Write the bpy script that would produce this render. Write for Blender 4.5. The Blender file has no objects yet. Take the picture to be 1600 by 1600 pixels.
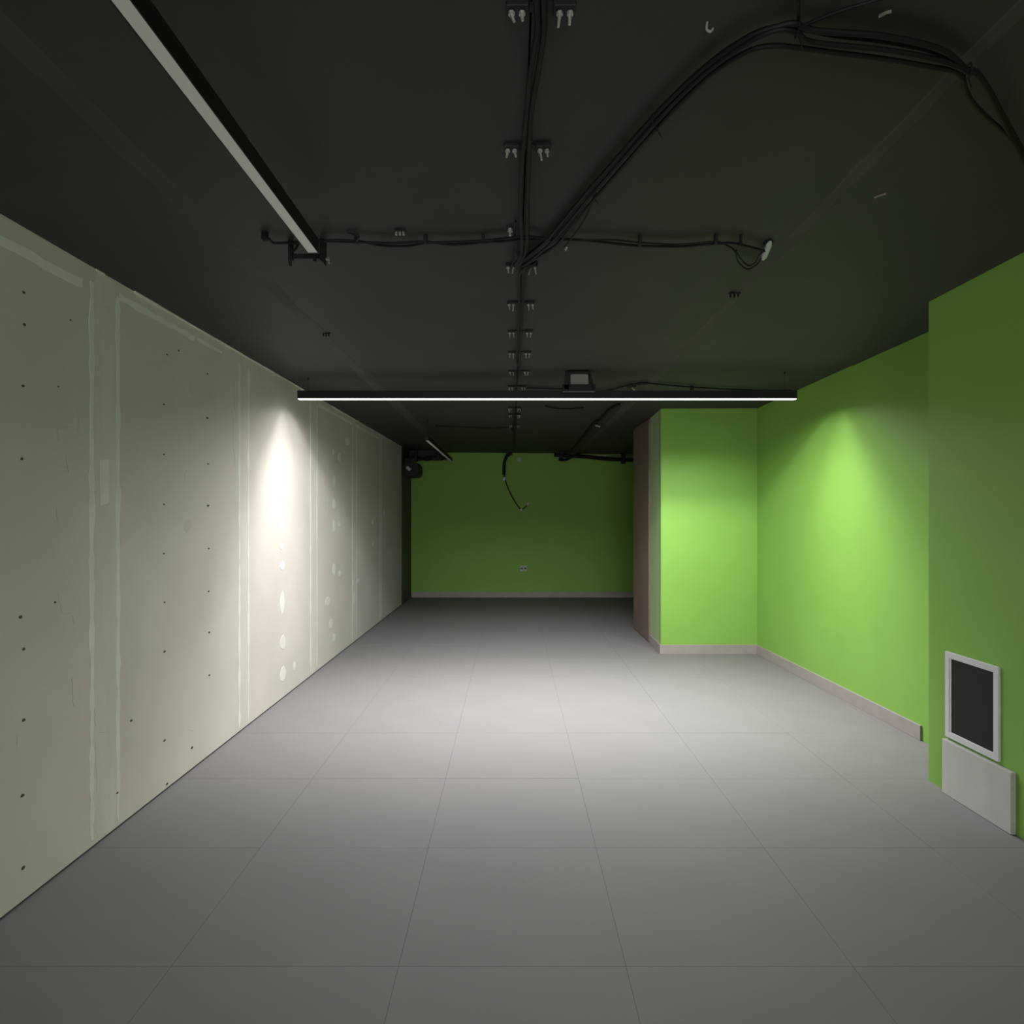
import bpy, math, random
from mathutils import Vector
random.seed(7)
PI = math.pi
S = bpy.context.scene
COL = S.collection

# ------------------------------------------------------------------ camera
EYE = 1.2          # lens height in metres
FPX = 1000.0       # focal length in pixels of a 1600 px frame
HOR = 803.0        # horizon row
cam_d = bpy.data.cameras.new('camera')
cam = bpy.data.objects.new('camera', cam_d)
COL.objects.link(cam)
cam.location = (0, 0, EYE)
cam.rotation_euler = (PI/2, 0, 0)
cam_d.sensor_width = 36
cam_d.sensor_fit = 'HORIZONTAL'
cam_d.lens = 36*FPX/1600
cam_d.shift_y = (HOR-800)/1600
cam_d.clip_start = 0.02
S.camera = cam

# ------------------------------------------------------------------ world, exposure
W = bpy.data.worlds.new('world'); S.world = W
W.use_nodes = True
W.node_tree.nodes['Background'].inputs[0].default_value = (1.0, .96, .92, 1)
W.node_tree.nodes['Background'].inputs[1].default_value = 4.3   # added fill light, enters only by the opening added behind the camera
S.view_settings.view_transform = 'Standard'
S.view_settings.look = 'None'
S.view_settings.gamma = 1
S.view_settings.use_curve_mapping = False
S.view_settings.exposure = 0.75
LAMP_W = 86.0        # watts of the one lit pendant lamp
CUT_ACROSS = (.9, 1.75, .58, 7.0)   # luminaire optics, tangent of the angle from straight down: full to, tail from, tail level, nothing from
CUT_ALONG = (.25, 1.4, .26, 7.0)
TILT = .62

# ------------------------------------------------------------------ mesh helpers
class MB:
    def __init__(s): s.v = []; s.f = []
    def hexa(s, p):                       # eight points: bottom ring, top ring
        o = len(s.v); s.v += [tuple(q) for q in p]
        for q in ((3,2,1,0),(4,5,6,7),(0,1,5,4),(1,2,6,5),(2,3,7,6),(3,0,4,7)):
            s.f.append(tuple(o+i for i in q))
        return s
    def box(s, x0,x1,y0,y1,z0,z1):
        return s.hexa([(x0,y0,z0),(x1,y0,z0),(x1,y1,z0),(x0,y1,z0),(x0,y0,z1),(x1,y0,z1),(x1,y1,z1),(x0,y1,z1)])
    def prism(s, pts, z0, z1):            # counter-clockwise outline in x, y
        o = len(s.v); n = len(pts)
        s.v += [(x,y,z0) for x,y in pts] + [(x,y,z1) for x,y in pts]
        s.f.append(tuple(o+i for i in range(n))[::-1]); s.f.append(tuple(o+n+i for i in range(n)))
        for i in range(n):
            j = (i+1) % n
            s.f.append((o+i, o+j, o+n+j, o+n+i))
        return s
    def tube(s, pts, r, n=8, cap=True):
        pts = [Vector(p) for p in pts]; o = len(s.v); m = len(pts)
        up = None
        for i, p in enumerate(pts):
            t = (pts[min(i+1,m-1)] - pts[max(i-1,0)]).normalized()
            if up is None:
                up = Vector((0,0,1)) if abs(t.z) < .9 else Vector((1,0,0))
            u = (up - t*up.dot(t)).normalized(); w = t.cross(u); up = u
            rr = r[i] if isinstance(r, (list,tuple)) else r
            for k in range(n):
                a = 2*PI*k/n
                s.v.append(tuple(p + (u*math.cos(a) + w*math.sin(a))*rr))
        for i in range(m-1):
            for k in range(n):
                l = (k+1) % n
                s.f.append((o+i*n+k, o+i*n+l, o+(i+1)*n+l, o+(i+1)*n+k))
        if cap:
            s.f.append(tuple(o+k for k in range(n))[::-1]); s.f.append(tuple(o+(m-1)*n+k for k in range(n)))
        return s
    def build(s, name, mat, parent=None, smooth=False, bevel=0):
        me = bpy.data.meshes.new(name); me.from_pydata(s.v, [], s.f); me.update()
        if smooth:
            for p in me.polygons: p.use_smooth = True
        me.materials.append(mat)
        o = bpy.data.objects.new(name, me); COL.objects.link(o)
        if parent: o.parent = parent; 
        if parent: o.matrix_parent_inverse = Matrix_inv(parent)
        if bevel:
            b = o.modifiers.new('bevel', 'BEVEL'); b.width = bevel; b.segments = 2; b.limit_method = 'ANGLE'
        return o

def Matrix_inv(p):
    from mathutils import Matrix
    return Matrix.Translation(-Vector(p.location))
def tag(o, label=None, cat=None, group=None, kind=None):
    if label: o['label'] = label
    if cat: o['category'] = cat
    if group: o['group'] = group
    if kind: o['kind'] = kind
    return o
def thing(name, loc, label=None, cat=None, group=None, kind=None):
    o = bpy.data.objects.new(name, None); COL.objects.link(o); o.location = loc; o.empty_display_size = .05
    return tag(o, label, cat, group, kind)
def curve(pts, sub=6):                    # Catmull-Rom through the points
    P = [Vector(p) for p in pts]; out = []
    for i in range(len(P)-1):
        a, b, c, d = P[max(i-1,0)], P[i], P[i+1], P[min(i+2,len(P)-1)]
        for k in range(sub):
            t = k/sub
            out.append(.5*((2*b) + (c-a)*t + (2*a-5*b+4*c-d)*t*t + (3*b-a-3*c+d)*t**3))
    out.append(P[-1]); return out

# ------------------------------------------------------------------ room measures
def LX(y): return -1.507 + (y-1.884)*.00822           # plane of the left wall
def RX(y): return 2.17 - (y-3.36)*.0334               # right wall of the recess
def PX(y): return 1.8735 + (2.878-y)*.024             # pier in front of it
def CZ(x, y):                                         # the old ceiling is not level
    if y < 6: d = .078 - (max(y,0)-2.6)*.0215
    else: d = .005 - (y-6)*.011
    return 2.084 + max(0, min(1.15, (x+1.5)/3.5))*d
def at(px, py, Y): return Vector(((px-800)/FPX*Y, Y, EYE-(py-HOR)/FPX*Y))
def on_ceiling(px, py, drop):                         # the point seen there at this drop below the ceiling
    Y = 2.0
    for _ in range(12):
        X = (px-800)/FPX*Y
        Y = (CZ(X, Y)-drop-EYE)*FPX/(HOR-py)
    return Vector(((px-800)/FPX*Y, Y, CZ((px-800)/FPX*Y, Y)-drop))
def on_left(px, py):
    Y = 3.0
    for _ in range(12): Y = LX(Y)*FPX/(px-800)
    return Y, EYE-(py-HOR)/FPX*Y
BACK = 9.2; NEAR = -3.2

# ------------------------------------------------------------------ materials
def mat(name, col, rough=.6, metal=0, noise=0, nscale=8, bump=0, bscale=60, emit=0, spec=.5, col2=None, stretch=None):
    m = bpy.data.materials.new(name); m.use_nodes = True
    nt = m.node_tree; b = nt.nodes['Principled BSDF']
    b.inputs['Base Color'].default_value = (*col, 1)
    b.inputs['Roughness'].default_value = rough; b.inputs['Metallic'].default_value = metal
    b.inputs['Specular IOR Level'].default_value = spec
    tc = nt.nodes.new('ShaderNodeTexCoord'); mp = nt.nodes.new('ShaderNodeMapping')
    nt.links.new(tc.outputs['Object'], mp.inputs[0])
    if stretch: mp.inputs['Scale'].default_value = stretch
    if noise:
        n = nt.nodes.new('ShaderNodeTexNoise'); n.inputs['Scale'].default_value = nscale; n.inputs['Detail'].default_value = 6
        nt.links.new(mp.outputs[0], n.inputs['Vector'])
        r = nt.nodes.new('ShaderNodeValToRGB')
        c2 = col2 or tuple(c*(1-noise) for c in col)
        r.color_ramp.elements[0].position = .35; r.color_ramp.elements[1].position = .68
        r.color_ramp.elements[0].color = (*c2, 1); r.color_ramp.elements[1].color = (*col, 1)
        nt.links.new(n.outputs['Fac'], r.inputs[0]); nt.links.new(r.outputs[0], b.inputs['Base Color'])
    if bump:
        n2 = nt.nodes.new('ShaderNodeTexNoise'); n2.inputs['Scale'].default_value = bscale; n2.inputs['Detail'].default_value = 4
        nt.links.new(mp.outputs[0], n2.inputs['Vector'])
        bp = nt.nodes.new('ShaderNodeBump'); bp.inputs['Strength'].default_value = bump; bp.inputs['Distance'].default_value = .004
        nt.links.new(n2.outputs['Fac'], bp.inputs['Height']); nt.links.new(bp.outputs[0], b.inputs['Normal'])
    if emit:
        b.inputs['Emission Color'].default_value = (1, .97, .93, 1); b.inputs['Emission Strength'].default_value = emit
    return m
M = dict(
    green=mat('green_paint', (.215,.43,.076), .58, noise=.05, nscale=3, bump=.06, bscale=120, spec=.35),
    green_grey=mat('pale_grey_green', (.36,.50,.26), .5, noise=.06, nscale=5, bump=.08),
    board=mat('plasterboard', (.63,.597,.55), .8, noise=.1, nscale=2.2, bump=.08, bscale=90, spec=.25),
    filler=mat('joint_compound', (.645,.618,.575), .8, noise=.09, nscale=5, bump=.15, bscale=40, spec=.25, stretch=(1,3,.6)),
    ridge=mat('fresh_joint_compound', (.75,.75,.71), .8, noise=.1, nscale=9, bump=.2, bscale=50, spec=.25),
    patch_dark=mat('damp_filler', (.59,.56,.50), .85, noise=.08),
    gap=mat('shadow_gap_backing', (.09,.085,.06), .9, noise=.2),
    tile=mat('floor_tile', (.188,.181,.182), .68, noise=.05, nscale=4, bump=.05, bscale=70, spec=.3),
    grout=mat('grout', (.155,.148,.148), .9, noise=.1, nscale=30),
    skirting=mat('skirting_tile', (.33,.30,.285), .5, noise=.1, nscale=14),
    black=mat('ceiling_black_paint', (.044,.0425,.040), .62, noise=.16, nscale=2.5, bump=.15, bscale=30, spec=.3),
    seam=mat('seam_plaster', (.068,.066,.063), .7, noise=.3, nscale=3, bump=.2, bscale=40, spec=.3),
    metal_black=mat('black_powder_coat', (.010,.010,.010), .55, noise=.1, bump=.05, spec=.3),
    cable=mat('cable_jacket', (.007,.007,.0073), .6, noise=.15, nscale=20, spec=.25),
    steel=mat('dull_steel', (.5,.49,.46), .45, metal=.5, noise=.2, nscale=60),
    opal=mat('opal_diffuser_off', (.80,.81,.79), .45, noise=.03),
    opal_lit=mat('opal_diffuser_lit', (.8,.8,.8), .5, noise=.02, emit=4.0),
    white=mat('white_plastic', (.62,.65,.66), .4, noise=.04),
    socket=mat('grey_plastic', (.42,.5,.47), .45, noise=.04),
    slab=mat('white_tile', (.52,.52,.50), .5, noise=.1, nscale=7, bump=.08),
    slab_edge=mat('raw_tile_edge', (.46,.45,.43), .8, noise=.12, nscale=30),
    dark_glass=mat('dark_panel', (.004,.004,.0042), .5, noise=.35, nscale=5, spec=.35),
    wood=mat('brown_laminate', (.23,.16,.135), .45, noise=.3, nscale=7, bump=.05, stretch=(14,14,.8)),
    wood_dark=mat('dark_brown_laminate', (.05,.032,.025), .5, noise=.3, nscale=7, stretch=(14,14,.8)),
    plug=mat('wall_plug', (.22,.21,.18), .6, noise=.1),
    screw=mat('dark_screw', (.06,.055,.04), .6, noise=.2, nscale=80),
    crack=mat('scuff', (.40,.39,.335), .9, noise=.2, nscale=40),
    grey_plate=mat('grey_plate', (.33,.33,.31), .6, noise=.1),
    concrete=mat('hidden_concrete', (.3,.3,.28), .9, noise=.2),
)

# ================================================================== SETTING
# floor: screed plus single tiles with open joints
fl = MB().box(-2.2, 2.6, NEAR-.2, BACK+.2, -.12, -.0015).build('floor', M['grout']); tag(fl, kind='structure')
TP = .603; J = .0004
proto = None
xj = .302; yj = 1.697
for i in range(-4, 5):
    for k in range(-8, 13):
        x0 = xj + (i-1)*TP; y0 = yj + k*TP
        if x0 > 2.3 or x0+TP < -1.6 or y0+TP < NEAR or y0 > BACK: continue
        if proto is None:
            proto = MB().box(J, TP-J, J, TP-J, -.0015, 0).build('tile', M['tile'], fl, bevel=.0003); o = proto
        else:
            o = proto.copy(); COL.objects.link(o)
        o.location = (x0, y0, random.uniform(-.0003, 0))

# ceiling: concrete slabs running into the depth, filled seams between them
ce = MB().box(-2.2, 2.8, NEAR-.2, BACK+.3, 2.28, 2.4).build('ceiling', M['concrete']); tag(ce, kind='structure')
seams = [-2.1, -.95, .035, .965, 2.7]
def slab(x0, x1, y0, y1, lip):
    b = MB(); n = 16
    xs = [x0+(x1-x0)*q/6 for q in range(7)]
    ys = [y0+(y1-y0)*q/n for q in range(n+1)]
    low = [[len(b.v) + 0*b.v.append((x, y, CZ(x, y)-lip)) for x in xs] for y in ys] if False else []
    for y in ys:
        row = []
        for x in xs:
            row.append(len(b.v)); b.v.append((x, y, CZ(x, y)-lip))
        low.append(row)
    top = []
    for y in ys:
        row = []
        for x in xs:
            row.append(len(b.v)); b.v.append((x, y, 2.28))
        top.append(row)
    w = len(xs)-1
    for a in range(n):
        for q in range(w):
            b.f.append((low[a][q], low[a+1][q], low[a+1][q+1], low[a][q+1]))
            b.f.append((top[a][q], top[a][q+1], top[a+1][q+1], top[a+1][q]))
        b.f.append((low[a][0], top[a][0], top[a+1][0], low[a+1][0]))
        b.f.append((low[a][w], low[a+1][w], top[a+1][w], top[a][w]))
    for q in range(w):
        b.f.append((low[0][q], low[0][q+1], top[0][q+1], top[0][q]))
        b.f.append((low[n][q], top[n][q], top[n][q+1], low[n][q+1]))
    return b
for i in range(4):
    for (y0, y1, lip) in ((NEAR-.1, 4.03, .0), (4.035, BACK+.2, -.004)):
        slab(seams[i]+.002, seams[i+1]-.002, y0, y1, lip).build('ceiling_slab', M['black'], ce)
for sx, hw in ((-.95, .024), (.965, .017)):           # trowelled seam filler, uneven width
    b = MB(); n = 60; rows = []
    for q in range(n+1):
        y = NEAR + (BACK-NEAR)*q/n
        w = hw*random.uniform(.75, 1.2); c = sx + random.uniform(-.004, .004)
        rows.append((y, c-w, c+w))
    for (ya, a0, a1), (yb, b0, b1) in zip(rows, rows[1:]):
        lip = .0022
        b.hexa([(a0,ya,CZ(a0,ya)-lip+.0008),(b0,yb,CZ(b0,yb)-lip+.0008),(b1,yb,CZ(b1,yb)-lip+.0008),(a1,ya,CZ(a1,ya)-lip+.0008),
                (a0-.03,ya,CZ(a0,ya)+.005),(b0-.03,yb,CZ(b0,yb)+.005),(b1+.03,yb,CZ(b1,yb)+.005),(a1+.03,ya,CZ(a1,ya)+.005)])
    b.build('seam_filler', M['seam'], ce)

# left wall: stud backing, single plasterboards, taped joints
LEND = 8.42
def lbox(b, y0, y1, z0a, z0b, z1a, z1b, d0, d1):      # d = distance out of the wall plane into the room
    return b.hexa([(LX(y0)+d0,y0,z0a),(LX(y0)+d1,y0,z0a),(LX(y1)+d1,y1,z0b),(LX(y1)+d0,y1,z0b),
                   (LX(y0)+d0,y0,z1a),(LX(y0)+d1,y0,z1a),(LX(y1)+d1,y1,z1b),(LX(y1)+d0,y1,z1b)])
wl = MB()
lbox(wl, NEAR, LEND, 0, 0, 2.2, 2.2, -.12, -.0135)
wl = wl.build('wall_left', M['gap']); tag(wl, kind='structure')
joints = [-2.45, -1.24, -.04, 1.16, 2.365, 3.565, 4.79, 5.99, 7.13, LEND]
ends = [NEAR] + joints
for a, c in zip(ends, ends[1:]):
    b = MB(); lbox(b, a+.001, c-.001, .010, .010, 2.19, 2.19, -.0135, 0)
    b.build('plasterboard', M['board'], wl)
def left_strip(yc, hw, z0, z1, d, m, name, jit=.25, n=26, shift=0):
    b = MB(); rows = []
    for q in range(n+1):
        z = z0+(z1-z0)*q/n
        c = yc + random.uniform(-1,1)*hw*jit*.4 + shift*math.sin(q*.9)
        w = hw*(1+random.uniform(-jit, jit))
        if q in (0, n): w *= .6
        rows.append((z, c-w, c+w))
    for (za, a0, a1), (zb, b0, b1) in zip(rows, rows[1:]):
        b.hexa([(LX(a0)-.001,a0,za),(LX(a0)+d*.3,a0,za),(LX(a1)+d*.3,a1,za),(LX(a1)-.001,a1,za),
                (LX(b0)-.001,b0,zb),(LX(b0)+d*.3,b0,zb),(LX(b1)+d*.3,b1,zb),(LX(b1)-.001,b1,zb)])
    return b.build(name, m, wl)
for j, hw in zip(joints[3:9], (.08, .075, .06, .075, .075, .05)):
    left_strip(j, hw, .02, 2.075, .0012, M['filler'], 'joint_filler', .12)
    for sg, w in ((-1, .012), (1, .011)):
        left_strip(j+sg*hw, w, .03, 2.03, .003, M['ridge'], 'filler_ridge', .5, 40)
def left_band(y0, y1, z0a, z1a, z0b, z1b, m, name, jit=.004, n=16, d=.0015):
    b = MB(); rows = []
    for q in range(n+1):
        t = q/n
        rows.append((y0+(y1-y0)*t, z0a+(z0b-z0a)*t+random.uniform(-jit,jit), z1a+(z1b-z1a)*t+random.uniform(-jit,jit)))
    for (ya, a0, a1), (yb, b0, b1) in zip(rows, rows[1:]):
        lbox(b, ya, yb, a0, b0, a1, b1, -.001, d*.5)
    return b.build(name, m, wl)
left_band(1.3, 2.24, 1.985, 2.018, 1.99, 2.022, M['ridge'], 'top_joint_filler')
left_band(2.45, 3.02, 2.018, 2.043, 2.015, 2.037, M['ridge'], 'top_joint_filler')
left_band(3.05, 3.30, 2.022, 2.04, 2.025, 2.04, M['ridge'], 'top_joint_filler', .003, 7)
left_band(4.9, 5.9, 2.02, 2.045, 2.02, 2.045, M['ridge'], 'top_joint_filler')
left_band(6.07, 7.1, 2.02, 2.045, 2.02, 2.045, M['ridge'], 'top_joint_filler')
b = MB(); y = NEAR                                    # chipped bead where board meets ceiling
while y < LEND-.1:
    l = random.uniform(.04, .3)
    if random.random() < .8:
        h0, h1 = random.uniform(.003, .009), random.uniform(.003, .009)
        c0, c1 = CZ(-1.5, y), CZ(-1.5, y+l)
        lbox(b, y, y+l, c0-h0, c1-h1, c0+.002, c1+.002, -.001, random.uniform(.003, .008))
    y += l
b.build('ceiling_bead', M['ridge'], wl)
def left_disc(px, py, wpx, hpx, m, name, d=.0012, sides=10):
    Y, Z = on_left(px, py)
    ry = wpx/2*Y*Y/1.49/FPX; rz = hpx/2*Y/FPX
    b = MB(); pts = []
    for k in range(sides):
        a = 2*PI*k/sides; q = random.uniform(.86, 1.1)
        pts.append((Y+ry*math.cos(a)*q, Z+rz*math.sin(a)*q))
    n = len(pts)
    b.v += [(LX(yy)-.001, yy, zz) for yy, zz in pts]
    b.v += [(LX(Y)+d, Y+(yy-Y)*.85, Z+(zz-Z)*.9) for yy, zz in pts]
    b.f.append(tuple(range(n, 2*n))[::-1])
    for i in range(n):
        j = (i+1) % n
        b.f.append((i, n+i, n+j, j))
    return b.build(name, m, wl)
for px, py, w, h in ((441,770,7,16),(441,819,8,28),(440,854,6,11),(441,884,9,16),(441,942,8,40),(442,1004,10,24),(442,1053,10,26),
                     (521,706,4,10),(522,751,5,20),(522,787,6,18),(522,822,5,22),(522,890,6,18),(512,939,9,15),(517,974,7,16),(522,996,5,14),
                     (530,714,6,16),(530,819,4,9),(531,895,5,10),(559,907,5,8),(582,815,4,9),(583,850,3,9),(600,800,3,8),(543,690,8,12),(460,1040,4,14),
                     (553,935,5,22)):
    left_disc(px, py, w, h, M['ridge'], 'filler_patch')
for px, py, w, h in ((297,681,12,29),(293,745,11,20),(293,822,14,24),(297,610,8,26)):
    left_disc(px, py, w, h, M['patch_dark'], 'filler_patch', .0008)
b = MB()
Y0, Z0 = on_left(157, 790); Y1, Z1 = on_left(170, 718)
lbox(b, Y0, Y1, Z0, Z0+.01, Z1-.005, Z1, -.001, .002)
b.build('filler_patch', M['ridge'], wl)
for px, py, s in [(37,457,5),(38,507,5),(36,603,5),(34,717,5),(32,964,6),(37,1014,5),(37,1125,6),(35,1243,6),(36,1356,6),
              (256,632,3),(256,710,3),(256,788,3),(256,865,3),(257,941,3),(257,1018,4),(257,1157,4),(261,1225,4),
              (279,548,3),(261,554,3),(324,584,3),(324,653,4),(325,725,3),(325,790,4),(326,857,3),(326,924,3),(327,988,3),(327,1055,3),(300,1168,4),
              (205,1126,4),(183,1239,4),(86,941,4),(91,604,3),(110,500,3)]:
    left_disc(px, py, s, s, M['screw'], 'screw', .0015, 8)
b = MB()                                              # short scuffs and hairline cracks of the board paper
def scuff(px, py, dx, dy, w=1.0):
    n = 5; pr = None
    for q in range(n+1):
        Y, Z = on_left(px+dx*q/n+random.uniform(-1.5,1.5), py+dy*q/n+random.uniform(-1.5,1.5))
        if pr: b.tube([(LX(pr[0])+.0003, pr[0], pr[1]), (LX(Y)+.0003, Y, Z)], (.0002+.0002*w), 5)
        pr = (Y, Z)
for a in ((90,670,22,-3,1.2),(90,670,1,18),(103,710,4,30),(92,728,16,4),(89,795,0,18,1.4),(228,568,35,-4),(185,490,2,35),(147,1085,2,50,1.4),(92,925,3,30),
          (113,960,2,15),(93,957,20,1),(113,1060,2,45),(155,1143,15,2),(292,1142,10,-1),(150,1160,0,80),(183,820,6,30),(120,640,2,40),(165,480,8,12),
          (25,1165,3,-15),(96,570,3,5),(366,600,1,60),(379,590,1,70),(362,640,4,90)):
    scuff(*a)
tag(b.build('board_scuffs', M['crack'], wl), kind='stuff')

# right side: recess wall, pier, column block, back wall, wall behind the camera
wr = MB().prism([(RX(2.7), 2.7), (RX(2.7)+.2, 2.7), (RX(5.7)+.2, 5.7), (RX(5.7), 5.7)], 0, 2.27).build('wall_right', M['green']); tag(wr, kind='structure')
wp = MB().prism([(PX(2.878), 2.878), (PX(NEAR), NEAR), (2.5, NEAR), (2.5, 2.878)], 0, 2.27).build('wall_pier', M['green']); tag(wp, kind='structure')
CF = 5.48
wc = MB().box(1.277, RX(CF)+.01, CF, 5.56, 0, 2.27).build('wall_column', M['green']); tag(wc, kind='structure')
MB().hexa([(1.276,CF+.003,0),(1.30,CF+.003,0),(1.30,5.975,0),(1.29,5.975,0),(1.276,CF+.003,2.27),(1.30,CF+.003,2.27),(1.30,5.975,2.27),(1.29,5.975,2.27)]).build('side_return', M['green_grey'], wc)  # paler, greyer green than the column front
MB().box(1.31, 2.1, 5.56, 6.72, 0, 2.27).build('core', M['concrete'], wc)
wb = MB().box(-1.7, 2.4, BACK, BACK+.15, 0, 2.27).build('wall_back', M['green']); tag(wb, kind='structure')
we = MB().box(2.1, 2.3, 6.72, BACK, 0, 2.27).build('wall_right_rear', M['green']); tag(we, kind='structure')
wn = MB().box(-1.7, -.75, NEAR-.15, NEAR, 0, 2.27).box(1.15, 2.6, NEAR-.15, NEAR, 0, 2.27).box(-.75, 1.15, NEAR-.15, NEAR, 2.0, 2.27).build('wall_front', M['board']); tag(wn, kind='structure')  # doorway gap is an addition, lets world light brighten left and back walls

# skirting tiles
BH = .08
def skirt(name, p, q, inward, e0=0):
    (x0,y0), (x1,y1) = p, q; ix, iy = inward
    b = MB().prism([(x0,y0),(x1,y1),(x1+ix,y1+iy),(x0+ix,y0+iy)][::1], 0, BH)
    o = b.build(name, M['skirting'], bevel=.0015); tag(o, kind='structure'); return o
skirt('baseboard_right', (RX(3.385)-.011, 3.385), (RX(3.385), 3.385), (RX(CF-.011)-RX(3.385), CF-.011-3.385))
skirt('baseboard_column', (1.265, CF-.011), (RX(CF)-.001, CF-.011), (0, .011))
skirt('baseboard_return', (1.265, CF), (1.276, CF), (.013, .485))
skirt('baseboard_back', (-1.44, BACK-.011), (2.09, BACK-.011), (0, .011))

# doors
d1 = MB().hexa([(1.276,5.978,.008),(1.305,5.978,.008),(1.300,6.705,.008),(1.273,6.705,.008),
                (1.276,5.978,2.085),(1.305,5.978,2.085),(1.300,6.705,2.085),(1.273,6.705,2.085)]).build('door_1', M['wood'], bevel=.002); tag(d1, kind='structure')
MB().box(1.279, 1.31, 6.706, 6.72, 0, 2.085).build('door_edge', M['wood_dark'], d1)
d2 = MB().box(-1.55, -1.448, 8.425, 9.195, .0, 1.83).build('door_2', M['wood_dark'], bevel=.002); tag(d2, kind='structure')
MB().box(-1.449, -1.443, 8.50, 9.12, .02, 1.80).build('door_leaf', M['wood_dark'], d2)
t1 = MB().box(-1.6, -1.445, 8.425, 9.195, 1.832, 2.2).build('trim_1', M['black']); tag(t1, kind='structure')
t2 = MB().box(-1.444, -1.0, 8.95, 9.195, 1.965, 2.12).build('trim_2', M['black']); tag(t2, kind='structure')

# ================================================================== THINGS
# ---- pendant lamps
def lamp(name, p0, p1, zb, w, h, lit, label, wires, group='linear pendant lamps'):
    """housing runs from p0 to p1 (x, y), underside of the housing at zb"""
    ax = 0 if abs(p1[0]-p0[0]) > abs(p1[1]-p0[1]) else 1
    t = thing(name, ((p0[0]+p1[0])/2, (p0[1]+p1[1])/2, zb), label, 'lamp', group)
    def bx(a0, a1, c0, c1, z0, z1):
        if ax == 0: return MB().box(a0, a1, p0[1]+c0, p0[1]+c1, z0, z1)
        return MB().box(p0[0]+c0, p0[0]+c1, a0, a1, z0, z1)
    a0, a1 = sorted((p0[ax], p1[ax]))
    hw = w/2; lip = .0025
    # channel: top and two cheeks, so that the diffuser sits between lips
    b = bx(a0+.004, a1-.004, -hw, hw, zb+.012, zb+h)
    for c in ((-hw, -hw+lip), (hw-lip, hw)):
        q = bx(a0+.004, a1-.004, c[0], c[1], zb, zb+.012); o = len(b.v); b.v += q.v; b.f += [tuple(i+o for i in f) for f in q.f]
    b.build('housing', M['metal_black'], t)
    for e0, e1 in ((a0, a0+.004), (a1-.004, a1)):
        bx(e0, e1, -hw, hw, zb, zb+h).build('end_cap', M['metal_black'], t, bevel=.001)
    bx(a0+.0045, a1-.0045, -hw+lip+.0003, hw-lip-.0003, zb-(.004 if lit else -.001), zb+.0118).build('diffuser', M['opal_lit'] if lit else M['opal'], t)
    for a in wires:
        x, y = (a, p0[1]) if ax == 0 else (p0[0], a)
        cz = CZ(x, y)
        MB().tube([(x,y,zb+h-.001),(x,y,cz-.012)], .0011, 6).build('hanger_wire', M['metal_black'], t)
        MB().tube([(x,y,cz-.012),(x,y,cz-.010),(x,y,cz+.001)], [.003,.005,.005], 10).build('ceiling_cup', M['metal_black'], t)
    return t
LY = 4.18; LZ = 1.951
L1 = lamp('linear_lamp', (-1.397, LY), (1.855, LY), LZ, .036, .052, True,
     'long lit black linear lamp hanging crosswise from wall to wall', (-1.33, 1.78))
ld = bpy.data.lights.new('lamp_light', 'AREA'); ld.shape = 'RECTANGLE'; ld.size = 3.08; ld.size_y = .008
ld.energy = LAMP_W; ld.color = (1, .98, .97)
def optics(light):
    """photometric distribution of a lensed linear lamp: wide even beam with a soft cut-off"""
    light.use_nodes = True
    nt = light.node_tree; N = nt.nodes; L = nt.links
    em = N['Emission']
    ge = N.new('ShaderNodeNewGeometry'); sp = N.new('ShaderNodeSeparateXYZ'); L.new(ge.outputs['Incoming'], sp.inputs[0])
    def m(op, a, b=None):
        n = N.new('ShaderNodeMath'); n.operation = op
        for i, q in enumerate((a, b)):
            if q is None: continue
            if isinstance(q, (int, float)): n.inputs[i].default_value = q
            else: L.new(q, n.inputs[i])
        return n.outputs[0]
    def ramp(v, a, b, x, y):
        n = N.new('ShaderNodeMapRange'); n.interpolation_type = 'SMOOTHSTEP'
        L.new(v, n.inputs[0])
        for k, q in enumerate((a, b, x, y)): n.inputs[k+1].default_value = q
        return n.outputs[0]
    iz = m('MAXIMUM', m('ABSOLUTE', sp.outputs[2]), .001)
    ta = m('ABSOLUTE', m('SUBTRACT', m('DIVIDE', sp.outputs[1], iz), TILT)); tl = m('DIVIDE', m('ABSOLUTE', sp.outputs[0]), iz)
    wing = m('ADD', 1, m('MULTIPLY', m('MINIMUM', ta, 1.3), .4))
    out = wing
    for t, c in ((ta, CUT_ACROSS), (tl, CUT_ALONG)):
        out = m('MULTIPLY', out, m('MULTIPLY', ramp(t, c[0], c[1], 1, c[2]), ramp(t, c[1], c[3], 1, 0)))
    L.new(out, em.inputs['Strength'])
optics(ld)
lo = bpy.data.objects.new('lamp_light', ld); COL.objects.link(lo); lo.parent = L1
lo.location = (.075, 0, -.0055)
L2 = lamp('linear_lamp', (-.5935, .35), (-.5935, 1.912), 1.978, .034, .042, False,
     'unlit black linear lamp with pale diffuser at upper left, close to the camera', (.5, .7))
L3 = lamp('linear_lamp', (-.79, 5.95), (-.79, 8.3), 1.882, .034, .042, False,
     'small distant unlit linear lamp in front of the dark green back wall', (6.0, 8.2))

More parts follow.
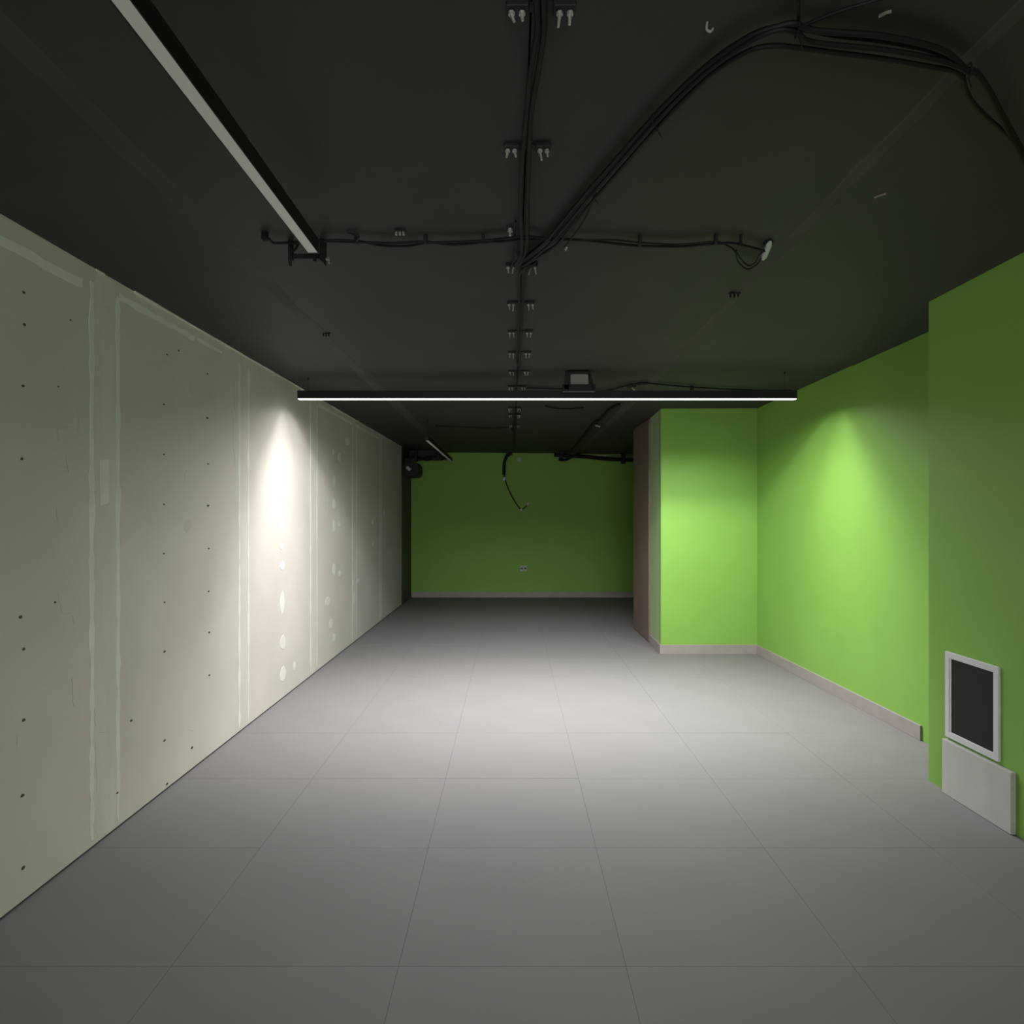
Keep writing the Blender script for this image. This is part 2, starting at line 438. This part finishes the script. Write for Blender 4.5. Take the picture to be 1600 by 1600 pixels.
# ---- clamp bars along the middle seam of the ceiling
def clamp(x, y, w, label, n=2, rot=0, far=False):
    z = CZ(x, y)
    t = thing('cable_clamp', (x, y, z), label, 'clamp', 'bolted clamps along the ceiling seam')
    if n:
        for s in (-1, 1):
            MB().box(x+s*w*.17 if s > 0 else x-w*.5, x+w*.5 if s > 0 else x-w*.17, y-.014, y+.014, z-.011, z+.002).build('clamp_plate', M['metal_black'], t, bevel=.002)
        MB().box(x-w*.2, x+w*.2, y-.009, y+.009, z-.006, z+.001).build('clamp_bridge', M['metal_black'], t)
        for s, k in ((-1, .42), (-1, .27), (1, .27), (1, .42)):
            bx_ = x+s*w*k; ln = random.uniform(.012, .024); lean = random.uniform(-.005, .005)
            MB().tube([(bx_,y,z-.012),(bx_,y,z-.0175)], .0062, 6).tube([(bx_,y,z-.0175),(bx_+lean,y-.002,z-.0175-ln)], [.0034,.0026], 6).build('bolt', M['steel'], t)
    return t
ordn = ['first','second','third','fourth','fifth','sixth','seventh','eighth','ninth','tenth','eleventh','twelfth']
pos = [(845,24,.128),(824,238,.118),(815,420,.118),(814,478,.12),(813,522,.125),(812,554,.13),(811,583,.135),(808,607,.13),(804,640,.11),(804,650,.11),(804,666,.11)]
lab = ['black bolted clamp bar at the top edge, first along the ceiling seam',
       'black clamp bar with pale bolts, second along the seam, above the crossing cables',
       'clamp bar where the diagonal bundle meets the main cable run',
       'clamp bar first past the crossing cables on the way to the lit lamp',
       'clamp bar second past the crossing cables on the way to the lit lamp',
       'clamp bar third past the crossing cables on the way to the lit lamp',
       'clamp bar fourth past the crossing cables, a little before the lit lamp',
       'last clamp bar before the lit lamp, right above its bright strip',
       'first small clamp bar beyond the lit lamp on the ceiling',
       'second small clamp bar beyond the lit lamp on the ceiling',
       'third small clamp bar beyond the lit lamp, nearest the back wall']
for (px, py, w), l in zip(pos, lab):
    p = on_ceiling(px, py, .018); clamp(p.x, p.y, w, l)
p = on_ceiling(797, 365, .02)
t = thing('anchor_bolt', (p.x, p.y, CZ(p.x,p.y)), 'single anchor bolt with nut left of the main cable run, above the crossing cables', 'bolt')
zc = CZ(p.x, p.y)
MB().box(p.x-.012,p.x+.012,p.y-.012,p.y+.012,zc-.005,zc+.001).build('washer_plate', M['metal_black'], t)
MB().tube([(p.x,p.y,zc-.005),(p.x,p.y,zc-.014)], .008, 6).tube([(p.x,p.y,zc-.014),(p.x,p.y-.002,zc-.028)], .004, 6).build('bolt', M['steel'], t)

# ---- cables
def cab(name, pts, r, label, drop=.02, group=None, m='cable', cat='cable', parent=None, n=8, sub=6):
    P = curve([on_ceiling(q[0], q[1], q[2] if len(q) > 2 else drop) for q in pts], sub)
    o = MB().tube(P, r, n).build(name, M[m], parent, smooth=True)
    if not parent: tag(o, label, cat, group)
    return o
cab('cable', [(846,-60),(839,0),(840,45),(829,112),(822,187),(817,244),(813.5,300),(814,340),(815.5,375),(814,398),(806,413)], .0058,
    'left conduit of the thick pair running down the ceiling seam from the top edge', .026, 'main seam conduits')
cab('cable', [(858,-60),(850,0),(850,47),(842,105),(834,150),(829,187),(827,234),(825,290),(824,320),(823.5,372),(820,396),(812,414)], .0058,
    'right conduit of the thick pair running down the ceiling seam from the top edge', .026, 'main seam conduits')
cab('cable', [(806,345,.012),(803,362,.014),(808,380,.016),(804,400,.02),(799,420,.018)], .0032, 'short thin cable looping left of the seam conduits at the crossing', .014)
cab('cable', [(830,412),(817,421),(811.5,434),(811.5,477),(810,510),(809,542),(806,562),(810,573),(811.5,583),(805,607),(803.5,613)], .0055,
    'left thinner conduit running from the crossing to the lit lamp', .024, 'seam conduits before the lit lamp')
cab('cable', [(838,409),(823,424),(818.5,450),(816.5,480),(815.5,500),(814,520),(812.5,555),(812.5,575),(808.5,591),(805.5,609)], .0048,
    'right thinner conduit running from the crossing to the lit lamp', .024, 'seam conduits before the lit lamp')
cab('cable', [(806,636),(804,650),(802,668),(799,671),(803,676),(803,697)], .006, 'thin cable on the far ceiling between the lit lamp and the back wall', .012)

# cross run left of the seam
t = thing('cable_run', on_ceiling(600,375,0), 'pair of black cables strung across the ceiling left of the seam toward the unlit lamp', 'cable')
cab('cable', [(413,371),(420,373),(428,379.5),(455,379),(480,376),(520,377),(555,378),(610,380),(663,378),(710,382),(757,378),(790,377),(812,374)], .0046, None, .022, parent=t)
cab('cable', [(455,381),(480,379),(510,376),(553,376),(600,384),(640,384),(664,380),(710,378),(756,376),(800,371),(818,369)], .0042, None, .022, parent=t)
def clip(px, py, parent, w=.012, h=.03):
    p = on_ceiling(px, py, h*.6); z = CZ(p.x, p.y)
    MB().box(p.x-w*.5, p.x+w*.5, p.y-.004, p.y+.010, z-h, z+.001).build('cable_clip', M['metal_black'], parent, bevel=.003)
for px in (556, 665, 755): clip(px, 375.5, t)
p = on_ceiling(414, 370, .012); z = CZ(p.x, p.y)
MB().tube([(p.x,p.y,z+.001),(p.x,p.y,z-.016),(p.x+.003,p.y-.004,z-.026)], [.011,.012,.007], 10).build('end_knob', M['metal_black'], t, smooth=True)
MB().tube(curve([on_ceiling(542,362,.004), on_ceiling(552,366,.012), on_ceiling(560,370,.02), on_ceiling(557,376,.028)]), .004, 6).build('clip_hook', M['metal_black'], t)
p = on_ceiling(625, 365, .012); z = CZ(p.x, p.y)
b = thing('anchor_bolt', (p.x,p.y,z), 'pair of small bolt ends above the left crossing cables', 'bolt')
MB().box(p.x-.017,p.x+.017,p.y-.009,p.y+.009,z-.006,z+.001).build('washer_plate', M['metal_black'], b)
for s in (-1,0,1): MB().tube([(p.x+s*.011,p.y,z-.006),(p.x+s*.012,p.y-.002,z-.017)], .0038, 6).build('bolt', M['steel'], b)

# cross run right of the seam
t = thing('cable_run', on_ceiling(1000,375,0), 'pair of black cables strung across the ceiling right of the seam ending in a loop', 'cable')
cab('cable', [(818,369),(850,372),(890,374),(930,377),(965,381),(1000,384),(1060,385),(1115,381),(1145,380),(1175,387),(1190,391),(1198,392)], .0046, None, .022, parent=t)
cab('cable', [(812,374),(860,375),(920,375),(960,375),(1000,379),(1060,382),(1118,378),(1140,386,.024),(1149,394,.03),(1152,407,.03),(1162,418,.03),(1172,420,.03),(1184,412,.028),(1192,400,.024),(1199,392)], .0034, None, .022, parent=t)
cab('cable', [(1150,391,.024),(1153,398,.026),(1162,410,.028),(1171,415,.028),(1181,409,.028),(1188,396,.024),(1198,391)], .003, None, .022, parent=t)
for px, py in ((1000,377),(1119,375),(1158,375)): clip(px, py, t, .012 if px < 1150 else .007, .032)
p0, p1 = on_ceiling(1203, 379, .012), on_ceiling(1192, 405, .024)
MB().tube([p0, p0.lerp(p1,.2), p0.lerp(p1,.8), p1], [.008,.0115,.0115,.006], 10).build('connector', M['socket'], t, smooth=True)
p = on_ceiling(1202, 378, .0); MB().box(p.x-.02,p.x+.012,p.y-.006,p.y+.006,p.z-.012,p.z+.001).build('end_clip', M['metal_black'], t, bevel=.002)

# diagonal bundle
t = thing('cable_bundle', on_ceiling(1020,190,0), 'thick bundle of black cables tied together, curving diagonally across the ceiling to upper right', 'cable')
D = [(812,415),(830,402),(858,378),(880,352),(905,322),(925,298),(960,258),(1020,190),(1075,134),(1120,96),(1175,60),(1215,46),(1244,40)]
def off(pts, dx, dy): return [(x+dx, y+dy) for x, y in pts]
cab('cable', [(808,412)]+off(D[1:], -3, -3)+[(1262,46),(1300,50),(1370,55),(1440,68),(1482,84),(1510,108),(1526,113),(1545,140),(1568,182),(1590,222),(1612,262)], .0058, None, .024, parent=t)
cab('cable', off(D[:-1], 4, 1)+[(1246,52),(1262,64),(1300,70),(1380,78),(1450,90),(1490,102),(1512,112),(1528,118),(1548,150),(1575,205),(1600,246),(1612,275)], .0052, None, .030, parent=t)
cab('cable', [(820,414)]+off(D[2:-4], 10, 6)+[(1122,108),(1170,80),(1205,72),(1240,74),(1300,82),(1380,92),(1450,104),(1490,111),(1504,122),(1508,138),(1520,160),(1545,186),(1575,212),(1592,235),(1612,280)], .0052, None, .030, parent=t)
cab('cable', [(812,408,.012)]+off(D[2:-3], 2, -8)+[(1130,82,.014),(1180,52,.014),(1220,42,.016),(1250,42,.016),(1300,54,.014),(1380,64,.014),(1450,78,.014),(1500,100,.014)], .0055, None, .014, parent=t)
cab('cable', [(930,300),(922,325),(908,352),(893,372),(882,386)], .003, None, .026, parent=t)
cab('cable', [(925,302),(905,335),(882,362),(868,378)], .003, None, .03, parent=t)
for (px, py, ang) in ((1024,189,.85),(926,298,.85),(1513,112,.3),(1246,44,.2)):
    c = on_ceiling(px, py, .026)
    dirv = Vector((math.cos(ang), -math.sin(ang)*.9, 0)) if ang < .5 else Vector((.75, -.66, 0)); dirv.normalize()
    nrm = Vector((-dirv.y, dirv.x, 0)); ring = []
    for k in range(13):
        a = 2*PI*k/12; ring.append(c + nrm*math.cos(a)*.018 + Vector((0,0,1))*math.sin(a)*.014)
    MB().tube(ring, .0016, 5, cap=False).tube([ring[9], ring[9]+Vector((.012,.008,-.012)), ring[9]+Vector((.02,.022,-.012))], .0014, 5).build('cable_tie', M['cable'], t)
p = on_ceiling(886, 386, .03); MB().tube([p, p+Vector((-.006,.004,-.01))], .004, 6).build('cable_end', M['steel'], t)
cab('cable', [(1250,-60),(1248,-10),(1248,20),(1247,45)], .003, 'thin wire rising from the bundle bend to the top edge of the picture', .018)
cab('cable', [(1247,44),(1270,34),(1310,18),(1350,6),(1400,-8),(1460,-24)], .0034, 'thin wire leaving the bundle bend toward the upper right corner', .012)

# thin cable right above the lit lamp
t = thing('cable_run', on_ceiling(1000,600,0), 'thin cable with small connectors on the ceiling above the right half of the lit lamp', 'cable')
cab('cable', [(820,606,.01),(880,608,.01),(942,611),(981,602),(1009,599),(1034,601),(1081,605),(1132,608),(1190,610),(1238,610)], .006, None, .012, parent=t)
for px, py in ((986,604),(1004,600)):
    p = on_ceiling(px, py, .016)
    MB().tube([p+Vector((-.03,.01,.004)), p+Vector((.03,-.02,0))], .011, 8).build('connector', M['metal_black'], t, smooth=True)
p = on_ceiling(988,606,.02); MB().tube([p, p+Vector((.012,-.01,-.018))], .006, 6).build('bare_end', M['steel'], t)
p = on_ceiling(1081,606,.014); MB().box(p.x-.012,p.x+.012,p.y-.006,p.y+.008,p.z-.016,CZ(p.x,p.y)+.001).build('cable_clip', M['metal_black'], t, bevel=.002)

# loop bracket behind the lamp
p = on_ceiling(903, 590, .04); zc = CZ(p.x, p.y)
t = thing('hanger_bracket', (p.x,p.y,zc), 'black trapezoid loop bracket under the ceiling, just above the lit lamp', 'bracket')
w0, w1, hh = .078, .105, .128
b = MB(); yy0, yy1 = p.y-.02, p.y+.02
out = [(-w1,0),(-w0,hh),(w0,hh),(w1,0)]
def bar(b, a, c, th):
    d = Vector((c[0]-a[0], c[1]-a[1])).normalized(); n = Vector((-d.y, d.x))*th/2
    q = [(a[0]+n.x,a[1]+n.y),(a[0]-n.x,a[1]-n.y),(c[0]-n.x,c[1]-n.y),(c[0]+n.x,c[1]+n.y)]
    b.hexa([(p.x+x, yy0, zc-.13+z) for x, z in q] + [(p.x+x, yy1, zc-.13+z) for x, z in q])
bar(b, (-.075,.01), (-.062,.125), .035); bar(b, (.095,.01), (.07,.125), .016); bar(b, (-.07,.121), (.075,.121), .018)
bar(b, (-.10,.022), (.11,.022), .045)
b.build('bracket_loop', M['metal_black'], t, bevel=.004)
MB().box(p.x-.045, p.x+.066, p.y+.006, p.y+.012, zc-.09, zc-.018).build('bracket_plate', M['grey_plate'], t)

# bracket at the far end of the unlit lamp
p = on_ceiling(481, 376, 0); zc = CZ(p.x, p.y); y = p.y
t = thing('lamp_bracket', (p.x,y,zc), 'black forked mounting bracket on the ceiling at the end of the near unlit lamp', 'bracket')
xl, xr = (455-800)/FPX*y, (506-800)/FPX*y
MB().box(xl-.008, xl+.007, y-.01, y+.01, zc-.068, zc+.001).build('fork_leg', M['metal_black'], t, bevel=.003)
MB().tube([(xl-.002,y-.008,zc-.066),(xl,y-.006,zc-.087)], [.006,.004], 8).build('fork_tip', M['metal_black'], t)
MB().hexa([(xr-.012,y-.01,zc-.064),(xr+.006,y-.01,zc-.084),(xr+.006,y+.01,zc-.084),(xr-.012,y+.01,zc-.064),
           (xr-.012,y-.01,zc+.001),(xr+.008,y-.01,zc+.001),(xr+.008,y+.01,zc+.001),(xr-.012,y+.01,zc+.001)]).build('fork_leg', M['metal_black'], t, bevel=.002)
MB().box(xl+.007, xr-.012, y-.006, y+.006, zc-.062, zc-.045).build('crossbar', M['metal_black'], t, bevel=.002)
MB().tube([(xr+.006,y,zc-.06),(xr+.018,y,zc-.066)], .004, 6).tube([(xr+.016,y,zc-.055),(xr+.017,y,zc-.075)], .0035, 6).build('bolt', M['steel'], t)
MB().tube([(xr-.03,y,zc-.062),(xr-.03,y,zc-.07)], .006, 6).build('nut', M['metal_black'], t)
MB().tube(curve([(xl,y-.012,zc-.02),(xl+.012,y-.016,zc-.012),(xl+.025,y-.012,zc-.02),(xl+.012,y-.014,zc-.04),(xl,y-.012,zc-.03)]), .004, 6).build('clip_hook', M['metal_black'], t)

# small leftovers on the ceiling
def stub(px, py, label, s=1.0, metal='metal_black'):
    p = on_ceiling(px, py, .01*s); z = CZ(p.x, p.y)
    t = thing('anchor_stub', (p.x,p.y,z), label, 'anchor')
    MB().box(p.x-.024*s,p.x+.024*s,p.y-.008,p.y+.008,z-.007*s,z+.001).build('stub_plate', M['metal_black'], t, bevel=.002)
    for q in (-.018, -.002, .014):
        MB().tube([(p.x+q*s,p.y,z-.006*s),(p.x+q*s,p.y-.003,z-.02*s-random.random()*.005)], .0042*s, 6).build('bolt', M[metal], t)
stub(1148, 461, 'small dark cluster of anchor stubs on the ceiling below the right cable loop')
stub(510, 523, 'small dark anchor stub on the ceiling at left, before the lit lamp', .8)
p = on_ceiling(1110, 41, .008)
t = tag(MB().tube(curve([(p.x-.006,p.y,CZ(p.x,p.y)+.001),(p.x-.007,p.y,p.z-.006),(p.x,p.y-.002,p.z-.012),(p.x+.005,p.y,p.z-.004)]), .0024, 6).build('ceiling_hook', M['steel'], smooth=True),
        'tiny bent wire hook in the ceiling left of the bundle bend', 'hook')
for px, py, dx, dy, l in ((1383,20,10,-4,'small pale paint chip hanging off the ceiling near the upper right corner'),
                          (1375,305,9,-3,'small pale paint chip on the ceiling above the right pier')):
    a, c = on_ceiling(px-dx, py-dy, .001), on_ceiling(px+dx, py+dy, .001)
    d = (c-a).normalized(); n = Vector((-d.y, d.x, 0))*.003
    q = [a-n*.3, a.lerp(c,.5)-n, c-n*.2, c+n*.4, a.lerp(c,.6)+n, a+n*.3]
    b = MB(); o = 0
    b.v += [tuple(v+Vector((0,0,.002))) for v in q] + [tuple(v-Vector((0,0,.002+.003*(i%2)))) for i, v in enumerate(q)]
    b.f += [(0,1,2,3,4,5), (11,10,9,8,7,6)] + [(i, 6+i, 6+(i+1)%6, (i+1)%6) for i in range(6)]
    tag(b.build('paint_chip', M['plug']), l, 'paint chip')

# ---- back of the room
zc = CZ(.0, 9.1)
pts = [at(797,709.5,9.12), at(792,713,9.12), at(788,724,9.13), at(787.5,742,9.14)]
t = thing('hanging_cable', pts[0], 'black cable dangling down the dark green back wall with white connectors', 'cable')
MB().tube(curve([Vector((pts[0].x+.03, 9.12, CZ(.0,9.12)-.004))]+pts), .022, 8).build('cable_sleeve', M['cable'], t, smooth=True)
MB().tube(curve([at(788,742,9.14), at(790,752,9.15), at(797,770,9.16), at(806,786,9.17), at(814,797,9.175)]), .007, 6).build('thin_wire', M['cable'], t, smooth=True)
MB().tube(curve([at(814,797,9.175), at(820,793,9.175), at(824,788,9.18)]), .006, 6).build('thin_wire', M['cable'], t, smooth=True)
for px, py, r in ((787,748,.028),(789.5,740,.013),(814.5,797,.02),(825,788,.022)):
    c = at(px, py, 9.15 if px < 800 else 9.17)
    MB().tube([c+Vector((0,0,r)), c+Vector((0,0,r*.5)), c+Vector((0,0,-r*.5)), c+Vector((0,0,-r))], [r*.5,r,r,r*.5], 10).build('connector', M['white'], t, smooth=True)
c = at(818, 888, BACK)
t = thing('wall_socket', (c.x, BACK, c.z), 'small grey double socket low on the dark green back wall', 'socket')
for s in (-1, 1):
    MB().box(c.x+s*.026-.023, c.x+s*.026+.023, BACK-.012, BACK+.001, c.z-.043, c.z+.043).build('socket_plate', M['socket'], t, bevel=.004)
    MB().tube([(c.x+s*.026,BACK-.011,c.z),(c.x+s*.026,BACK-.0155,c.z)], .015, 12).build('socket_well', M['screw'], t)
c = at(811, 718, BACK)
tag(MB().box(c.x-.03, c.x+.03, BACK-.02, BACK+.001, c.z-.03, c.z+.03).build('wall_box', M['green_grey'], bevel=.004), 'small square grey green box at the top of the back wall', 'box')
c = at(986, 912, BACK)
t = thing('wall_hook', (c.x, BACK, c.z), 'tiny hook low on the back wall beside the brown door', 'hook')
MB().tube(curve([(c.x-.04,BACK-.03,c.z),(c.x-.02,BACK-.04,c.z+.01),(c.x+.02,BACK+.001,c.z+.005)]), .007, 6).build('hook_wire', M['socket'], t)
# black conduit across the top right of the back wall
t = thing('ceiling_conduit', at(930,715,9.05), 'thick black conduit with hangers across the top right of the back wall', 'conduit')
MB().tube(curve([at(866,710.5,9.02), at(885,712,9.02), at(915,713.5,9.02), at(950,717,9.02), at(985,718.5,9.02), at(1010,719.5,9.02)]), .027, 8).build('conduit', M['cable'], t, smooth=True)
MB().tube([at(880,711.6,9.08), at(1010,712.2,9.08)], .010, 8).build('steel_rod', M['steel'], t, smooth=True)
for px in (877, 974):
    c = at(px, 714 if px < 900 else 718, 9.02)
    MB().prism([(c.x-.03, c.y-.02), (c.x+.03, c.y-.02), (c.x+.03, c.y+.02), (c.x-.03, c.y+.02)], c.z-.06, CZ(c.x,c.y)+.001).build('conduit_hanger', M['metal_black'], t, bevel=.006)
MB().tube(curve([at(874,718,9.02), at(885,718,8.9), at(897,712,8.85), at(905,710,8.8)]), .018, 8).build('conduit_loop', M['cable'], t, smooth=True)
cab('cable', [(967,632),(950,642),(940,655),(930,660),(918,675),(905,690),(893,703)], .012, 'cable running diagonally over the far ceiling to the back wall conduit', .014)
p = on_ceiling(936, 660, .0); t = thing('cable_clip', p, 'small clip on the diagonal cable of the far ceiling', 'clip')
MB().box(p.x-.05, p.x-.02, p.y-.03, p.y+.03, p.z-.03, p.z+.001).build('clip_body', M['metal_black'], t, bevel=.004)
MB().tube([(p.x-.035,p.y,p.z-.028),(p.x+.01,p.y-.02,p.z-.045)], .008, 6).build('bolt', M['steel'], t)
cab('cable', [(680,666),(720,667),(760,669),(800,668)], .005, 'thin cable across the far ceiling toward the distant unlit lamp', .006)
cab('cable', [(852,634.5),(868,638),(890,639),(912,637)], .006, 'short thin cable on the ceiling just beyond the lit lamp', .008)
# left rear: roller box over the dark brown door, cables along the soffit
t = thing('roller_box', (-1.34, 8.7, 1.83), 'black rounded box with pale bolts above the dark brown door at far left', 'box')
pr = []
for x, z in ((-1.444,1.70),(-1.29,1.70),(-1.265,1.715),(-1.25,1.75),(-1.25,1.84),(-1.275,1.885),(-1.444,1.90)): pr.append((x, z))
b = MB(); n = len(pr)
b.v += [(x, 8.56, z) for x, z in pr] + [(x, 8.93, z) for x, z in pr]
b.f += [tuple(range(n)), tuple(range(n, 2*n))[::-1]] + [(i, n+i, n+(i+1)%n, (i+1)%n) for i in range(n)]
b.build('box_body', M['metal_black'], t, bevel=.006)
for dx, dz, r in ((-1.392,1.815,.022),(-1.375,1.79,.016),(-1.355,1.80,.012)):
    MB().tube([(dx,8.565,dz),(dx,8.535,dz)], r, 8).build('bolt', M['steel'], t)
MB().box(-1.44, -1.27, 8.58, 8.60, 1.899, 1.95).build('box_bracket', M['metal_black'], t)
t = thing('cable_run', at(660,716,8.9), 'tangled black cables along the dark soffit at the far left corner', 'cable')
MB().tube(curve([at(631,714,8.8), at(645,718,8.85), at(660,717,8.85), at(675,714.5,8.87), at(690,716.5,8.88), at(702,714,8.9)]), .02, 8).build('cable', M['cable'], t, smooth=True)
MB().tube(curve([at(633,718,8.86), at(650,714,8.87), at(668,719,8.88), at(684,713,8.89), at(698,717,8.9)]), .014, 8).build('cable', M['cable'], t, smooth=True)
for px in (650, 684):
    c = at(px, 716, 8.87)
    MB().box(c.x-.02, c.x+.02, c.y-.02, c.y+.03, c.z-.03, CZ(c.x,c.y)+.001).build('cable_clip', M['metal_black'], t, bevel=.005)

# ---- right foreground: hatch and leaning tile
def pbox(y0, y1, z0, z1, d0, d1):                     # d = distance out of the pier face
    return MB().hexa([(PX(y0)-d1,y0,z0),(PX(y0)-d0,y0,z0),(PX(y1)-d0,y1,z0),(PX(y1)-d1,y1,z0),
                      (PX(y0)-d1,y0,z1),(PX(y0)-d0,y0,z1),(PX(y1)-d0,y1,z1),(PX(y1)-d1,y1,z1)])
hy0, hy1, hz0, hz1 = 2.466, 2.760, .243, .609
t = thing('wall_hatch', (PX(2.6), 2.6, hz0), 'white framed hatch with a dark panel low on the green pier', 'hatch')
fw = .026
pbox(hy0, hy1, hz0, hz0+fw, -.001, .010).build('frame_bar', M['white'], t, bevel=.002)
pbox(hy0, hy1, hz1-fw, hz1, -.001, .010).build('frame_bar', M['white'], t, bevel=.002)
pbox(hy0, hy0+fw, hz0+fw, hz1-fw, -.001, .010).build('frame_bar', M['white'], t, bevel=.002)
pbox(hy1-fw, hy1, hz0+fw, hz1-fw, -.001, .010).build('frame_bar', M['white'], t, bevel=.002)
pbox(hy0+fw+.0005, hy1-fw-.0005, hz0+fw+.0005, hz1-fw-.0005, -.001, .004).build('dark_panel', M['dark_glass'], t)
pbox(hy1-fw-.006, hy1-fw-.0005, hz0+fw+.001, hz1-fw-.001, .0042, .0065).build('inner_lip', M['opal'], t)
t = thing('leaning_tile', (PX(2.58), 2.58, 0), 'pale rectangular tile standing on the floor against the green pier under the hatch', 'tile')
pbox(2.392, 2.762, .001, .232, .001, .019).build('tile_body', M['slab_edge'], t, bevel=.0015)
pbox(2.3935, 2.7605, .002, .2305, .019, .0215).build('tile_face', M['slab'], t)
